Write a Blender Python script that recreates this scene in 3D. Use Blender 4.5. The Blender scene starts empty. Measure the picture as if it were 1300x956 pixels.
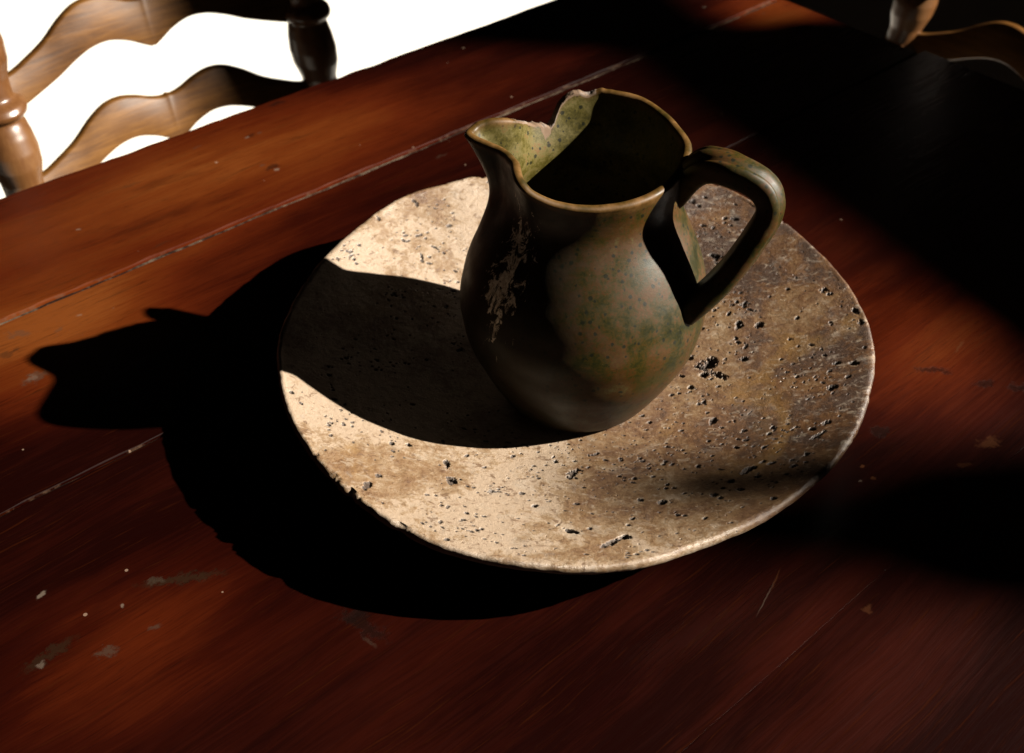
import bpy, math, random
import numpy as np
from mathutils import Matrix, Vector

scene = bpy.context.scene
R = math.radians
TZ = 0.75                                   # height of the table top above the floor

# ------------------------------------------------------------------ camera
F_PX, PITCH, ROLL = 1530.0, R(39), R(2)
fw = np.array([0, math.cos(PITCH), -math.sin(PITCH)])
up0 = np.array([0, math.sin(PITCH), math.cos(PITCH)])
rt0 = np.array([1.0, 0, 0])
rt = rt0 * math.cos(ROLL) + up0 * math.sin(ROLL)
up = -rt0 * math.sin(ROLL) + up0 * math.cos(ROLL)
CAM = -fw * 0.80 + np.array([0, 0, 0.03])    # relative to the table top
cam_d = bpy.data.cameras.new('camera')
cam = bpy.data.objects.new('camera', cam_d)
scene.collection.objects.link(cam)
M = Matrix(((rt[0], up[0], -fw[0], CAM[0]), (rt[1], up[1], -fw[1], CAM[1]),
            (rt[2], up[2], -fw[2], CAM[2] + TZ), (0, 0, 0, 1)))
cam.matrix_world = M
cam_d.sensor_width = 36.0
cam_d.lens = 36.0 * F_PX / 1300.0
cam_d.shift_y = -45.0 / 1300.0
cam_d.clip_start, cam_d.clip_end = 0.01, 100
cam_d.dof.use_dof = True
cam_d.dof.focus_distance = 0.680
cam_d.dof.aperture_fstop = 11.0
scene.camera = cam

# ------------------------------------------------------------------ light
world = bpy.data.worlds.new('World'); scene.world = world
world.use_nodes = True
bg = world.node_tree.nodes['Background']
bg.inputs['Color'].default_value = (0.9, 0.75, 0.6, 1)
bg.inputs['Strength'].default_value = 0.0015
SUN_EL, SUN_AZ = R(31.9), R(-0.6)
S = np.array([math.cos(SUN_EL) * math.cos(SUN_AZ), math.cos(SUN_EL) * math.sin(SUN_AZ), math.sin(SUN_EL)])
SUN_DIST = 14.0
sp = bpy.data.lights.new('low_sun_beam', 'SPOT')
sp.energy = 32000.0
sp.color = (1.0, 0.93, 0.82)
sp.shadow_soft_size = 0.075
sp.spot_size = R(24); sp.spot_blend = 0.1
so = bpy.data.objects.new('low_sun_beam', sp); scene.collection.objects.link(so)
tgt = np.array([-0.1, 0.35, TZ])
so.location = Vector(tgt + S * SUN_DIST)
so.rotation_euler = Vector(S).to_track_quat('Z', 'Y').to_euler()

scene.view_settings.view_transform = 'Standard'
scene.view_settings.look = 'None'
scene.view_settings.exposure = 0.82
scene.view_settings.gamma = 1.0
scene.render.engine = 'CYCLES'
scene.cycles.max_bounces = 4
scene.cycles.diffuse_bounces = 1
scene.cycles.use_denoising = True

# ------------------------------------------------------------------ helpers
def fbm(P, scale, octaves=4, seed=0, waves=14):
    """smooth random field (about -1..1) at the points P (N,3)"""
    rng = np.random.RandomState(seed)
    out = np.zeros(len(P)); amp = 1.0; tot = 0
    for o in range(octaves):
        for w in range(waves):
            d = rng.normal(size=3); d /= np.linalg.norm(d)
            k = scale * 2 ** o * (0.6 + 0.8 * rng.rand()) * 2 * math.pi
            out += amp * np.sin(P @ (d * k) + rng.rand() * 6.283) / math.sqrt(waves / 2) * 0.6
        tot += amp; amp *= 0.5
    return out / tot

def cr(points, n):
    """Catmull-Rom through points, n samples"""
    p = np.array(points, float); p = np.vstack([2 * p[0] - p[1], p, 2 * p[-1] - p[-2]])
    m = len(p) - 3; t = np.linspace(0, m - 1e-9, n); i = t.astype(int); f = (t - i)[:, None]
    a, b, c, d = p[i], p[i + 1], p[i + 2], p[i + 3]
    return 0.5 * (2 * b + (c - a) * f + (2 * a - 5 * b + 4 * c - d) * f ** 2 + (3 * b - a - 3 * c + d) * f ** 3)

def sstep(x, a, b):
    t = np.clip((x - a) / (b - a), 0, 1); return t * t * (3 - 2 * t)

def mesh_obj(name, V, F, mat, parent=None, smooth=True, loc=None):
    me = bpy.data.meshes.new(name)
    V = np.asarray(V, float)
    if isinstance(F, np.ndarray):
        me.vertices.add(len(V)); me.vertices.foreach_set('co', V.astype(np.float32).ravel())
        me.loops.add(F.size); me.loops.foreach_set('vertex_index', F.astype(np.int32).ravel())
        me.polygons.add(len(F))
        me.polygons.foreach_set('loop_start', np.arange(0, F.size, F.shape[1], dtype=np.int32))
        me.update(calc_edges=True)
    else:
        me.from_pydata([tuple(v) for v in V], [], F)
    me.validate()
    if smooth:
        me.polygons.foreach_set('use_smooth', np.ones(len(me.polygons), bool))
    if mat: me.materials.append(mat)
    o = bpy.data.objects.new(name, me)
    scene.collection.objects.link(o)
    if parent: o.parent = parent
    if loc is not None: o.location = loc
    return o

def grid_faces(n, m, wrap_n=False, flip=False):
    """faces of an n x m vertex grid (n rows of m); columns always wrap when wrap_n is given as 'm'"""
    i = np.arange(n - 1)[:, None]
    mm = m if wrap_n else m - 1
    j = np.arange(mm)[None, :]
    j2 = (j + 1) % m
    a = i * m + j; b = i * m + j2; c = (i + 1) * m + j2; d = (i + 1) * m + j
    q = np.stack([a, b, c, d], -1).reshape(-1, 4)
    return q[:, ::-1] if flip else q

def lathe(profile, seg=28):
    """profile [(r,z)...] bottom to top -> V, F (closed ends)"""
    p = np.array(profile); n = len(p)
    th = np.linspace(0, 2 * math.pi, seg, endpoint=False)
    V = np.stack([p[:, 0:1] * np.cos(th), p[:, 0:1] * np.sin(th), np.repeat(p[:, 1:2], seg, 1)], -1).reshape(-1, 3)
    F = [list(q) for q in grid_faces(n, seg, True)]
    F.append(list(range(seg))[::-1]); F.append([(n - 1) * seg + k for k in range(seg)])
    return V, F

def empty(name, loc, rz=0.0):
    o = bpy.data.objects.new(name, None); scene.collection.objects.link(o)
    o.empty_display_size = 0.1
    o.location = loc; o.rotation_euler = (0, 0, rz)
    return o

def tag(o, label=None, cat=None, group=None, kind=None):
    for k, v in (('label', label), ('category', cat), ('group', group), ('kind', kind)):
        if v: o[k] = v
    return o

# node helper -------------------------------------------------------
class NT:
    def __init__(self, name):
        self.m = bpy.data.materials.new(name); self.m.use_nodes = True
        self.t = self.m.node_tree; self.b = self.t.nodes['Principled BSDF']
    def n(self, typ, **kw):
        nd = self.t.nodes.new(typ)
        for k, v in kw.items():
            if k.startswith('_'): nd.inputs[k[1:].replace('_', ' ')].default_value = v
            else: setattr(nd, k, v)
        return nd
    def l(self, a, b): self.t.links.new(a, b)
    def val(self, sock, v):
        if hasattr(v, 'is_output'): self.l(v, sock)
        else: sock.default_value = v
    def coord(self, scale=(1, 1, 1), loc=(0, 0, 0), src=None):
        if src is None: src = self.n('ShaderNodeTexCoord').outputs['Object']
        mp = self.n('ShaderNodeMapping'); mp.inputs['Scale'].default_value = scale; mp.inputs['Location'].default_value = loc
        self.l(src, mp.inputs['Vector']); return mp.outputs['Vector']
    def noise(self, vec, scale, detail=6, rough=0.6, dist=0.0):
        nd = self.n('ShaderNodeTexNoise'); self.l(vec, nd.inputs['Vector'])
        nd.inputs['Scale'].default_value = scale; nd.inputs['Detail'].default_value = detail
        nd.inputs['Roughness'].default_value = rough; nd.inputs['Distortion'].default_value = dist
        return nd.outputs['Fac']
    def voro(self, vec, scale, feature='F1', out='Distance', rand=1.0):
        nd = self.n('ShaderNodeTexVoronoi', feature=feature); self.l(vec, nd.inputs['Vector'])
        nd.inputs['Scale'].default_value = scale; nd.inputs['Randomness'].default_value = rand
        return nd.outputs[out]
    def ramp(self, fac, stops):
        nd = self.n('ShaderNodeValToRGB'); e = nd.color_ramp.elements
        while len(e) < len(stops): e.new(0.5)
        for k, (p, c) in enumerate(stops):
            e[k].position = p; e[k].color = (*c, 1) if len(c) == 3 else c
        self.l(fac, nd.inputs['Fac']); return nd.outputs['Color']
    def rng(self, v, a, b, c=0.0, d=1.0, smooth=True):
        nd = self.n('ShaderNodeMapRange'); nd.interpolation_type = 'SMOOTHSTEP' if smooth else 'LINEAR'
        self.val(nd.inputs['Value'], v)
        for k, x in zip(('From Min', 'From Max', 'To Min', 'To Max'), (a, b, c, d)): nd.inputs[k].default_value = x
        return nd.outputs['Result']
    def math(self, op, a, b=0.0, clamp=False):
        nd = self.n('ShaderNodeMath', operation=op, use_clamp=clamp)
        self.val(nd.inputs[0], a); self.val(nd.inputs[1], b); return nd.outputs[0]
    def mix(self, fac, a, b, blend='MIX'):
        nd = self.n('ShaderNodeMix', data_type='RGBA', blend_type=blend)
        self.val(nd.inputs['Factor'], fac)
        for s, v in ((nd.inputs[6], a), (nd.inputs[7], b)):
            if hasattr(v, 'is_output'): self.l(v, s)
            else: s.default_value = (*v, 1)
        return nd.outputs[2]
    def bump(self, h, strength, dist, normal=None):
        nd = self.n('ShaderNodeBump'); nd.inputs['Strength'].default_value = strength
        nd.inputs['Distance'].default_value = dist; self.l(h, nd.inputs['Height'])
        if normal is not None: self.l(normal, nd.inputs['Normal'])
        return nd.outputs['Normal']
    def out(self, color=None, rough=None, normal=None, **kw):
        if color is not None: self.val(self.b.inputs['Base Color'], color if hasattr(color, 'is_output') else (*color, 1))
        if rough is not None: self.val(self.b.inputs['Roughness'], rough)
        if normal is not None: self.l(normal, self.b.inputs['Normal'])
        for k, v in kw.items(): self.val(self.b.inputs[k.replace('_', ' ')], v)
        return self.m

# ------------------------------------------------------------------ table frame
UA = R(43.7)
u = np.array([math.cos(UA), math.sin(UA), 0]); nrm = np.array([-math.sin(UA), math.cos(UA), 0])
def ray(x, y): return fw + rt * (x - 650) / F_PX - up * (y - 433) / F_PX
def ground(x, y, z=0.0):
    d = ray(x, y); return CAM + (z - CAM[2]) / d[2] * d
A = ground(0, 250)                            # a point on the far long edge of the table
def tl(x, y):
    """where a mark of the photograph lies on the table top, in the table's own coordinates"""
    g = ground(x, y) - A; return float(g @ u), float(g @ nrm)
def proj(P):
    v = np.asarray(P) - CAM; z = v @ fw
    return 650 + F_PX * (v @ rt) / z, 433 - F_PX * (v @ up) / z

# ------------------------------------------------------------------ materials
def wood_table():
    k = NT('old_mahogany_boards')
    tc = k.n('ShaderNodeTexCoord').outputs['Object']
    oi = k.n('ShaderNodeObjectInfo').outputs['Random']
    comb = k.n('ShaderNodeCombineXYZ'); k.l(k.math('MULTIPLY', oi, 7.0), comb.inputs[0]); k.l(k.math('MULTIPLY', oi, 3.0), comb.inputs[1])
    add = k.n('ShaderNodeVectorMath', operation='ADD'); k.l(tc, add.inputs[0]); k.l(comb.outputs[0], add.inputs[1])
    v = add.outputs[0]
    warp = k.noise(k.coord((1.5, 5, 5), src=v), 2.0, 3)
    wv = k.n('ShaderNodeCombineXYZ'); k.l(k.math('MULTIPLY', warp, 0.03), wv.inputs[1])
    add2 = k.n('ShaderNodeVectorMath', operation='ADD'); k.l(v, add2.inputs[0]); k.l(wv.outputs[0], add2.inputs[1])
    g = add2.outputs[0]
    fine = k.noise(k.coord((11, 420, 140), src=g), 1.0, 8, 0.72)
    mid = k.noise(k.coord((2.4, 52, 20), src=g), 1.0, 7, 0.68)
    broad = k.noise(k.coord((3.2, 9, 5), src=v), 1.0, 5, 0.6)
    blot = k.noise(k.coord((7, 40, 9), src=v), 1.0, 7, 0.68)
    pore = k.noise(k.coord((38, 1250, 300), src=g), 1.0, 3, 0.6)
    # patches where the wood is paler and more orange
    tone = None
    for (px, py, ru, rn, s) in TONE:
        cu, cn = tl(px, py)
        mp = k.n('ShaderNodeMapping'); mp.inputs['Location'].default_value = (-cu / ru, -cn / rn, 0); mp.inputs['Scale'].default_value = (1 / ru, 1 / rn, 0)
        k.l(tc, mp.inputs['Vector'])
        ln = k.n('ShaderNodeVectorMath', operation='LENGTH'); k.l(mp.outputs[0], ln.inputs[0])
        w = k.rng(ln.outputs['Value'], 1.0, 0.1, 0, s)
        tone = w if tone is None else k.math('ADD', tone, w)
    wsum = k.math('ADD', tone, k.math('MULTIPLY', k.math('SUBTRACT', broad, 0.5), 0.9))
    wsum = k.math('ADD', wsum, k.math('MULTIPLY', k.math('SUBTRACT', mid, 0.5), 0.55))
    wsum = k.math('ADD', wsum, k.math('MULTIPLY', k.math('SUBTRACT', fine, 0.5), 0.55))
    col = k.ramp(wsum, [(0.02, (0.0034, 0.00042, 0.00022)), (0.28, (0.0108, 0.00125, 0.00042)), (0.55, (0.030, 0.0043, 0.0009)), (0.8, (0.047, 0.0095, 0.0016)), (1.0, (0.070, 0.0185, 0.0035))])
    col = k.mix(k.rng(blot, 0.54, 0.72, 0, 0.55), col, (0.0050, 0.0006, 0.0004))
    col = k.mix(k.rng(mid, 0.58, 0.72, 0, 0.45), col, (0.0060, 0.0008, 0.0005))
    col = k.mix(k.rng(fine, 0.55, 0.63, 0, 0.42), col, (0.0042, 0.0006, 0.0004))
    col = k.mix(k.rng(fine, 0.44, 0.36, 0, 0.10), col, (0.060, 0.013, 0.0026))
    col = k.mix(k.rng(pore, 0.60, 0.68, 0, 0.6), col, (0.0030, 0.0005, 0.0004))
    col = k.mix(k.rng(pore, 0.36, 0.28, 0, 0.03), col, (0.085, 0.026, 0.008))
    # gouges, stains and scuffs that stand at their own places
    wn = k.n('ShaderNodeTexNoise'); wn.inputs['Scale'].default_value = 150; wn.inputs['Detail'].default_value = 8; wn.inputs['Roughness'].default_value = 0.75; k.l(tc, wn.inputs['Vector'])
    sub = k.n('ShaderNodeVectorMath', operation='SUBTRACT'); k.l(wn.outputs['Color'], sub.inputs[0]); sub.inputs[1].default_value = (0.5, 0.5, 0.5)
    hgt = k.math('ADD', k.math('MULTIPLY', fine, 0.22), k.math('MULTIPLY', pore, 0.12))
    for (px, py, ln_, wd, ang, c, st, dep) in MARKS:
        cu, cn = tl(px, py)
        sc = k.n('ShaderNodeVectorMath', operation='SCALE'); k.l(sub.outputs[0], sc.inputs[0]); sc.inputs['Scale'].default_value = wd * 4.6
        ad = k.n('ShaderNodeVectorMath', operation='ADD'); k.l(tc, ad.inputs[0]); k.l(sc.outputs[0], ad.inputs[1])
        s1 = k.n('ShaderNodeVectorMath', operation='SUBTRACT'); k.l(ad.outputs[0], s1.inputs[0]); s1.inputs[1].default_value = (cu, cn, 0)
        mp = k.n('ShaderNodeMapping', vector_type='TEXTURE'); mp.inputs['Rotation'].default_value = (0, 0, R(ang)); mp.inputs['Scale'].default_value = (ln_, wd, 10)
        k.l(s1.outputs[0], mp.inputs['Vector'])
        le = k.n('ShaderNodeVectorMath', operation='LENGTH'); k.l(mp.outputs[0], le.inputs[0])
        f = k.rng(le.outputs['Value'], 0.95, 0.40, 0, st * 0.68)
        col = k.mix(f, col, c)
        if dep: hgt = k.math('SUBTRACT', hgt, k.math('MULTIPLY', f, dep))
    # dust specks
    vd = k.n('ShaderNodeTexVoronoi'); k.l(tc, vd.inputs['Vector']); vd.inputs['Scale'].default_value = 62
    sepc = k.n('ShaderNodeSeparateColor'); k.l(vd.outputs['Color'], sepc.inputs[0])
    rad = k.rng(sepc.outputs[0], 0.80, 1.0, 0.0, 0.085, False)
    dm = k.math('LESS_THAN', vd.outputs['Distance'], rad)
    col = k.mix(k.math('MULTIPLY', dm, 0.55), col, (0.15, 0.10, 0.07))
    eg = k.n('ShaderNodeAttribute', attribute_name='edge').outputs['Fac']
    col = k.mix(k.math('MULTIPLY', eg, k.rng(k.noise(tc, 55, 5, 0.7), 0.50, 0.68, 0, 0.6)), col, (0.045, 0.027, 0.017))
    hgt = k.math('ADD', hgt, k.math('MULTIPLY', blot, 0.5))
    nb = k.bump(hgt, 0.35, 0.0012)
    rough0 = k.rng(k.math('ADD', k.math('MULTIPLY', broad, 0.6), k.math('MULTIPLY', fine, 0.4)), 0.3, 0.7, 0.23, 0.36)
    rough = k.math('ADD', rough0, k.math('MULTIPLY', eg, 0.5), True)
    return k.out(col, rough, nb, IOR=1.45, Specular_IOR_Level=k.math('MULTIPLY', k.math('SUBTRACT', 1.0, eg), 0.13))

TONE = [(150, 290, .40, .26, .62), (330, 170, .22, .14, .26), (60, 440, .14, .10, .50), (120, 850, .13, .085, .38), (1165, 430, .15, .12, .52),
        (985, 20, .12, .10, .75), (560, 130, .24, .12, .26), (640, 800, .30, .12, .14), (1060, 850, .18, .10, .16), (1000, 300, .2, .15, .25), (330, 740, .16, .10, .20)]
DK, PALE, GREY, OLV, TAN = (0.003, 0.0016, 0.0012), (0.085, 0.066, 0.050), (0.024, 0.0175, 0.012), (0.0080, 0.0058, 0.0030), (0.045, 0.016, 0.006)
#        px   py   half length, half width, angle, colour, strength, depth
MARKS = [(346, 212, .009, .0045, 0, DK, .9, .9), (352, 215, .0036, .0022, 10, PALE, .9, 0), (333, 210, .004, .002, 0, GREY, .6, 0),
         (318, 173, .0075, .0035, 12, DK, .75, .7), (314, 175, .003, .0018, 0, PALE, .75, 0), (330, 169, .003, .002, 0, GREY, .6, 0),
         (352, 131, .012, .004, -4, DK, .9, 1), (165, 235, .012, .003, 0, OLV, .45, .3), (250, 187, .007, .002, 0, GREY, .35, .2),
         (100, 291, .0022, .0017, 0, PALE, .9, 0), (22, 425, .012, .006, -20, GREY, .55, 0), (46, 478, .014, .006, 10, GREY, .75, .5),
         (40, 480, .006, .003, 20, PALE, .35, 0), (12, 448, .01, .005, 0, OLV, .6, .3), (75, 418, .005, .003, 0, GREY, .5, 0),
         (100, 400, .003, .002, 0, PALE, .5, 0), (230, 735, .030, .0045, -30, OLV, .85, 1), (198, 737, .006, .0035, -30, GREY, .6, 0),
         (62, 832, .020, .0055, 5, OLV, .75, .8), (52, 845, .004, .0025, 0, PALE, .5, 0), (136, 828, .0075, .0045, -30, GREY, .8, .5),
         (52, 756, .004, .002, 20, PALE, .8, 0), (196, 797, .005, .0025, -10, GREY, .7, .4), (156, 769, .002, .0013, 60, PALE, .8, 0),
         (462, 795, .020, .007, -75, DK, .85, .9), (470, 815, .007, .0016, -80, GREY, .35, 0), (450, 780, .012, .006, -20, DK, .7, .5),
         (1185, 470, .017, .0045, -45, DK, .9, .9), (1250, 487, .010, .004, -35, DK, .85, .8), (1292, 492, .009, .005, -35, DK, .85, .8),
         (1116, 548, .009, .006, 0, DK, .85, .6), (1255, 562, .012, .005, -20, TAN, .5, 0), (1160, 633, .006, .0025, 0, TAN, .8, 0),
         (1150, 650, .012, .005, -60, TAN, .4, 0), (1165, 668, .012, .006, -50, TAN, .35, 0), (1108, 607, .003, .002, 0, TAN, .8, 0),
         (1095, 592, .003, .0014, 0, TAN, .8, 0), (1092, 610, .002, .0012, 0, PALE, .6, 0), (1102, 773, .004, .003, 0, TAN, .45, 0),
         (1225, 590, .006, .003, -40, TAN, .45, 0), (972, 760, .018, .0006, 18, PALE, .22, 0), (985, 735, .012, .0006, 22, TAN, .4, 0),
         (1218, 440, .012, .0014, 10, TAN, .7, 0), (560, 198, .008, .0025, 0, GREY, .35, .2), (205, 310, .012, .002, 3, OLV, .4, .2),
         (894, 9, .003, .0025, 0, PALE, .6, 0), (969, 17, .003, .002, 0, GREY, .6, 0), (1054, 11, .003, .002, 0, PALE, .5, 0)]

def dust_mat(name, c1, c2):
    k = NT(name); v = k.coord()
    a = k.math('ADD', k.math('MULTIPLY', k.noise(v, 160, 6, 0.7), 0.55), k.math('MULTIPLY', k.noise(v, 14, 4, 0.6), 0.45)); col = k.ramp(a, [(0.46, c2), (0.60, c1)])
    return k.out(col, 0.95, k.bump(k.noise(v, 400, 4), 0.5, 0.001), Specular_IOR_Level=0.05)

def travertine():
    k = NT('brown_travertine'); tc = k.n('ShaderNodeTexCoord').outputs['Object']
    big = k.noise(k.coord((6, 9, 9), src=tc), 1.0, 5, 0.6, 0.4)
    md = k.noise(tc, 28, 6, 0.65, 0.5)
    fn = k.noise(tc, 190, 5, 0.7)
    swirl = k.noise(k.coord((45, 80, 80), src=tc), 1.0, 5, 0.6, 2.2)
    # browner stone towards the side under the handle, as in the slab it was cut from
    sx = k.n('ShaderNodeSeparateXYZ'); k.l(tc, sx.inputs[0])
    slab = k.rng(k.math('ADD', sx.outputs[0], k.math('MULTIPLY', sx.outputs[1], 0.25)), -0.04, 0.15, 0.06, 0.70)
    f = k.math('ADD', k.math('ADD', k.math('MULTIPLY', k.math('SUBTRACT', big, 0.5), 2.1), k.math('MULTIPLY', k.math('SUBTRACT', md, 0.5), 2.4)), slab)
    fleck = k.noise(k.coord((150, 230, 230), src=tc), 1.0, 4, 0.7, 0.8)
    grit = k.noise(tc, 420, 8, 0.8)
    f = k.math('ADD', f, k.math('MULTIPLY', k.math('SUBTRACT', fn, 0.5), 0.95))
    f = k.math('ADD', f, k.math('MULTIPLY', k.math('SUBTRACT', grit, 0.5), 1.3))
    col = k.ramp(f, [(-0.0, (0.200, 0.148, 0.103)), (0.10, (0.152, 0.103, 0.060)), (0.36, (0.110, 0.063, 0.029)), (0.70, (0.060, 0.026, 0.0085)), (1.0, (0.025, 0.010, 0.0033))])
    col = k.mix(k.rng(swirl, 0.56, 0.72, 0, 0.5), col, (0.225, 0.182, 0.140))
    col = k.mix(k.rng(swirl, 0.42, 0.30, 0, 0.55), col, (0.085, 0.042, 0.017))
    och = k.noise(tc, 13, 5, 0.6, 0.6)
    col = k.mix(k.rng(och, 0.60, 0.70, 0, 0.5), col, (0.130, 0.068, 0.016))
    gr = k.noise(tc, 62, 6, 0.7)
    col = k.mix(k.rng(gr, 0.57, 0.68, 0, 0.3), col, (0.125, 0.112, 0.097))
    col = k.mix(k.rng(fleck, 0.57, 0.66, 0, 0.5), col, (0.20, 0.160, 0.118))
    col = k.mix(k.rng(fleck, 0.43, 0.35, 0, 0.75), col, (0.062, 0.031, 0.014))
    col = k.mix(k.rng(fn, 0.58, 0.72, 0, 0.5), col, (0.050, 0.026, 0.012))
    at = k.n('ShaderNodeAttribute', attribute_name='pit').outputs['Fac']
    col = k.mix(k.rng(at, 0.02, 0.30, 0, 0.88), col, (0.016, 0.008, 0.004))
    h = k.math('ADD', k.math('MULTIPLY', fn, 0.6), k.math('MULTIPLY', grit, 0.7))
    pv = k.voro(k.coord(src=tc), 240)
    pm = k.rng(k.math('ADD', pv, k.math('MULTIPLY', k.noise(tc, 40, 5, 0.7), 1.1)), 0.60, 0.46, 0, 1)
    col = k.mix(k.math('MULTIPLY', pm, 0.4), col, (0.035, 0.018, 0.009))
    h = k.math('SUBTRACT', h, k.math('MULTIPLY', pm, 1.0))
    rough = k.rng(md, 0.3, 0.7, 0.34, 0.55)
    rough = k.math('ADD', rough, k.math('MULTIPLY', at, 0.4), True)
    return k.out(col, rough, k.bump(h, 0.85, 0.0010), IOR=1.5)

def glaze():
    k = NT('mottled_green_brown_glaze'); tc = k.n('ShaderNodeTexCoord').outputs['Object']
    big = k.noise(tc, 17, 5, 0.6, 0.3); md = k.noise(tc, 60, 6, 0.65); fn = k.noise(tc, 420, 6, 0.82)
    f = k.math('ADD', k.math('MULTIPLY', big, 0.75), k.math('ADD', k.math('MULTIPLY', md, 0.85), k.math('MULTIPLY', fn, 0.85)))
    f = k.math('SUBTRACT', f, 0.725)
    col = k.ramp(f, [(0.20, (0.0032, 0.0036, 0.0004)), (0.37, (0.0085, 0.0082, 0.0004)), (0.48, (0.0190, 0.0122, 0.0005)), (0.58, (0.0290, 0.0098, 0.0004)), (0.70, (0.0310, 0.0180, 0.0018)), (0.84, (0.052, 0.040, 0.013))])
    ins = k.n('ShaderNodeAttribute', attribute_name='inside').outputs['Fac']
    icol = k.ramp(f, [(0.30, (0.012, 0.0105, 0.0010)), (0.48, (0.038, 0.030, 0.0045)), (0.60, (0.062, 0.050, 0.015)), (0.70, (0.062, 0.026, 0.005)), (0.85, (0.105, 0.092, 0.050))])
    # shade painted into the glaze colour on the side away from the sun
    drk = k.n('ShaderNodeAttribute', attribute_name='painted_shade').outputs['Fac']
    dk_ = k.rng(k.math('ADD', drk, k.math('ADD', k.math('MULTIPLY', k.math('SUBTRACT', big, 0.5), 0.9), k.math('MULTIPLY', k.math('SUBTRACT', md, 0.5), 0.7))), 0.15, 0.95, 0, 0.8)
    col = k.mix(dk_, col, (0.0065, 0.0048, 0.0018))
    col = k.mix(ins, col, icol)
    # dark iron spots
    vd = k.n('ShaderNodeTexVoronoi'); k.l(tc, vd.inputs['Vector']); vd.inputs['Scale'].default_value = 260
    sc = k.n('ShaderNodeSeparateColor'); k.l(vd.outputs['Color'], sc.inputs[0])
    rad = k.rng(sc.outputs[1], 0.30, 1.0, 0.0, 0.38, False)
    spot = k.rng(k.math('SUBTRACT', k.math('ADD', vd.outputs['Distance'], k.math('MULTIPLY', k.math('SUBTRACT', fn, 0.5), 0.5)), rad), 0.03, -0.05, 0, 0.9)
    col = k.mix(spot, col, (0.0030, 0.0036, 0.0006))
    wsp = k.rng(k.noise(tc, 640, 4, 0.7), 0.68, 0.76, 0, 0.4)
    col = k.mix(wsp, col, (0.16, 0.14, 0.09))
    lip = k.n('ShaderNodeAttribute', attribute_name='lip').outputs['Fac']
    lc = k.ramp(md, [(0.35, (0.018, 0.012, 0.0015)), (0.52, (0.052, 0.024, 0.0040)), (0.66, (0.090, 0.044, 0.0120))])
    col = k.mix(k.math('MULTIPLY', lip, 0.85), col, lc)
    # rough pale streaks beside the spout
    cru = k.n('ShaderNodeAttribute', attribute_name='pale_streaks').outputs['Fac']
    cn = k.noise(k.coord((150, 150, 60), src=tc), 1.0, 6, 0.72, 0.8)
    cm = k.rng(k.math('ADD', cn, k.math('MULTIPLY', cru, 0.30)), 0.71, 0.78, 0, 1)
    cm = k.math('MULTIPLY', cm, k.rng(cru, 0.05, 0.3))
    col = k.mix(k.math('MULTIPLY', cm, 0.9), col, k.ramp(fn, [(0.35, (0.30, 0.22, 0.14)), (0.6, (0.80, 0.76, 0.68))]))
    chip = k.n('ShaderNodeAttribute', attribute_name='chip').outputs['Fac']
    clay = k.ramp(md, [(0.35, (0.060, 0.034, 0.018)), (0.5, (0.095, 0.062, 0.040)), (0.65, (0.130, 0.110, 0.098))])
    cf = k.rng(k.math('ADD', chip, k.math('MULTIPLY', k.math('SUBTRACT', fn, 0.5), 0.5)), 0.35, 0.55)
    col = k.mix(cf, col, clay)
    rough = k.rng(md, 0.35, 0.65, 0.42, 0.60)
    rough = k.mix(k.math('MAXIMUM', cf, k.math('MULTIPLY', cm, 0.6)), k.n('ShaderNodeCombineColor').outputs[0] if False else rough, (0.75, 0.75, 0.75)) if False else k.math('ADD', rough, k.math('MULTIPLY', k.math('MAXIMUM', cf, cm), 0.4), True)
    h = k.math('ADD', k.math('MULTIPLY', fn, 0.8), k.math('MULTIPLY', md, 0.25))
    h = k.math('ADD', h, k.math('MULTIPLY', cm, 0.8))
    return k.out(col, rough, k.bump(h, 0.16, 0.0006), IOR=1.5, Specular_IOR_Level=0.19)

def chair_wood():
    k = NT('waxed_brown_chair_wood'); tc = k.n('ShaderNodeTexCoord').outputs['Object']
    g = k.noise(k.coord((14, 60, 190), src=tc), 1.0, 8, 0.72, 0.6)
    b = k.noise(tc, 9, 5, 0.6)
    f = k.math('ADD', k.math('MULTIPLY', g, 0.55), k.math('MULTIPLY', b, 0.45))
    col = k.ramp(f, [(0.34, (0.016, 0.0062, 0.0022)), (0.5, (0.056, 0.0225, 0.0045)), (0.64, (0.098, 0.0430, 0.0088))])
    return k.out(col, k.rng(b, 0.3, 0.7, 0.38, 0.5), k.bump(g, 0.25, 0.001), IOR=1.46, Specular_IOR_Level=0.12)

def post_wood():
    k = NT('waxed_brown_post_wood'); tc = k.n('ShaderNodeTexCoord').outputs['Object']
    g = k.noise(k.coord((150, 150, 14), src=tc), 1.0, 8, 0.72, 0.6)
    b = k.noise(tc, 9, 5, 0.6)
    f = k.math('ADD', k.math('MULTIPLY', g, 0.5), k.math('MULTIPLY', b, 0.5))
    col = k.ramp(f, [(0.32, (0.024, 0.009, 0.0035)), (0.5, (0.058, 0.0225, 0.0066)), (0.66, (0.085, 0.038, 0.012))])
    return k.out(col, k.rng(b, 0.3, 0.7, 0.22, 0.36), k.bump(g, 0.2, 0.0008), IOR=1.46)

def rush():
    k = NT('woven_rush'); tc = k.n('ShaderNodeTexCoord').outputs['Object']
    a = k.noise(k.coord((160, 20, 20), src=tc), 1.0, 5)
    return k.out(k.ramp(a, [(0.35, (0.10, 0.06, 0.025)), (0.6, (0.32, 0.22, 0.11))]), 0.8, k.bump(a, 0.5, 0.002))

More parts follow.
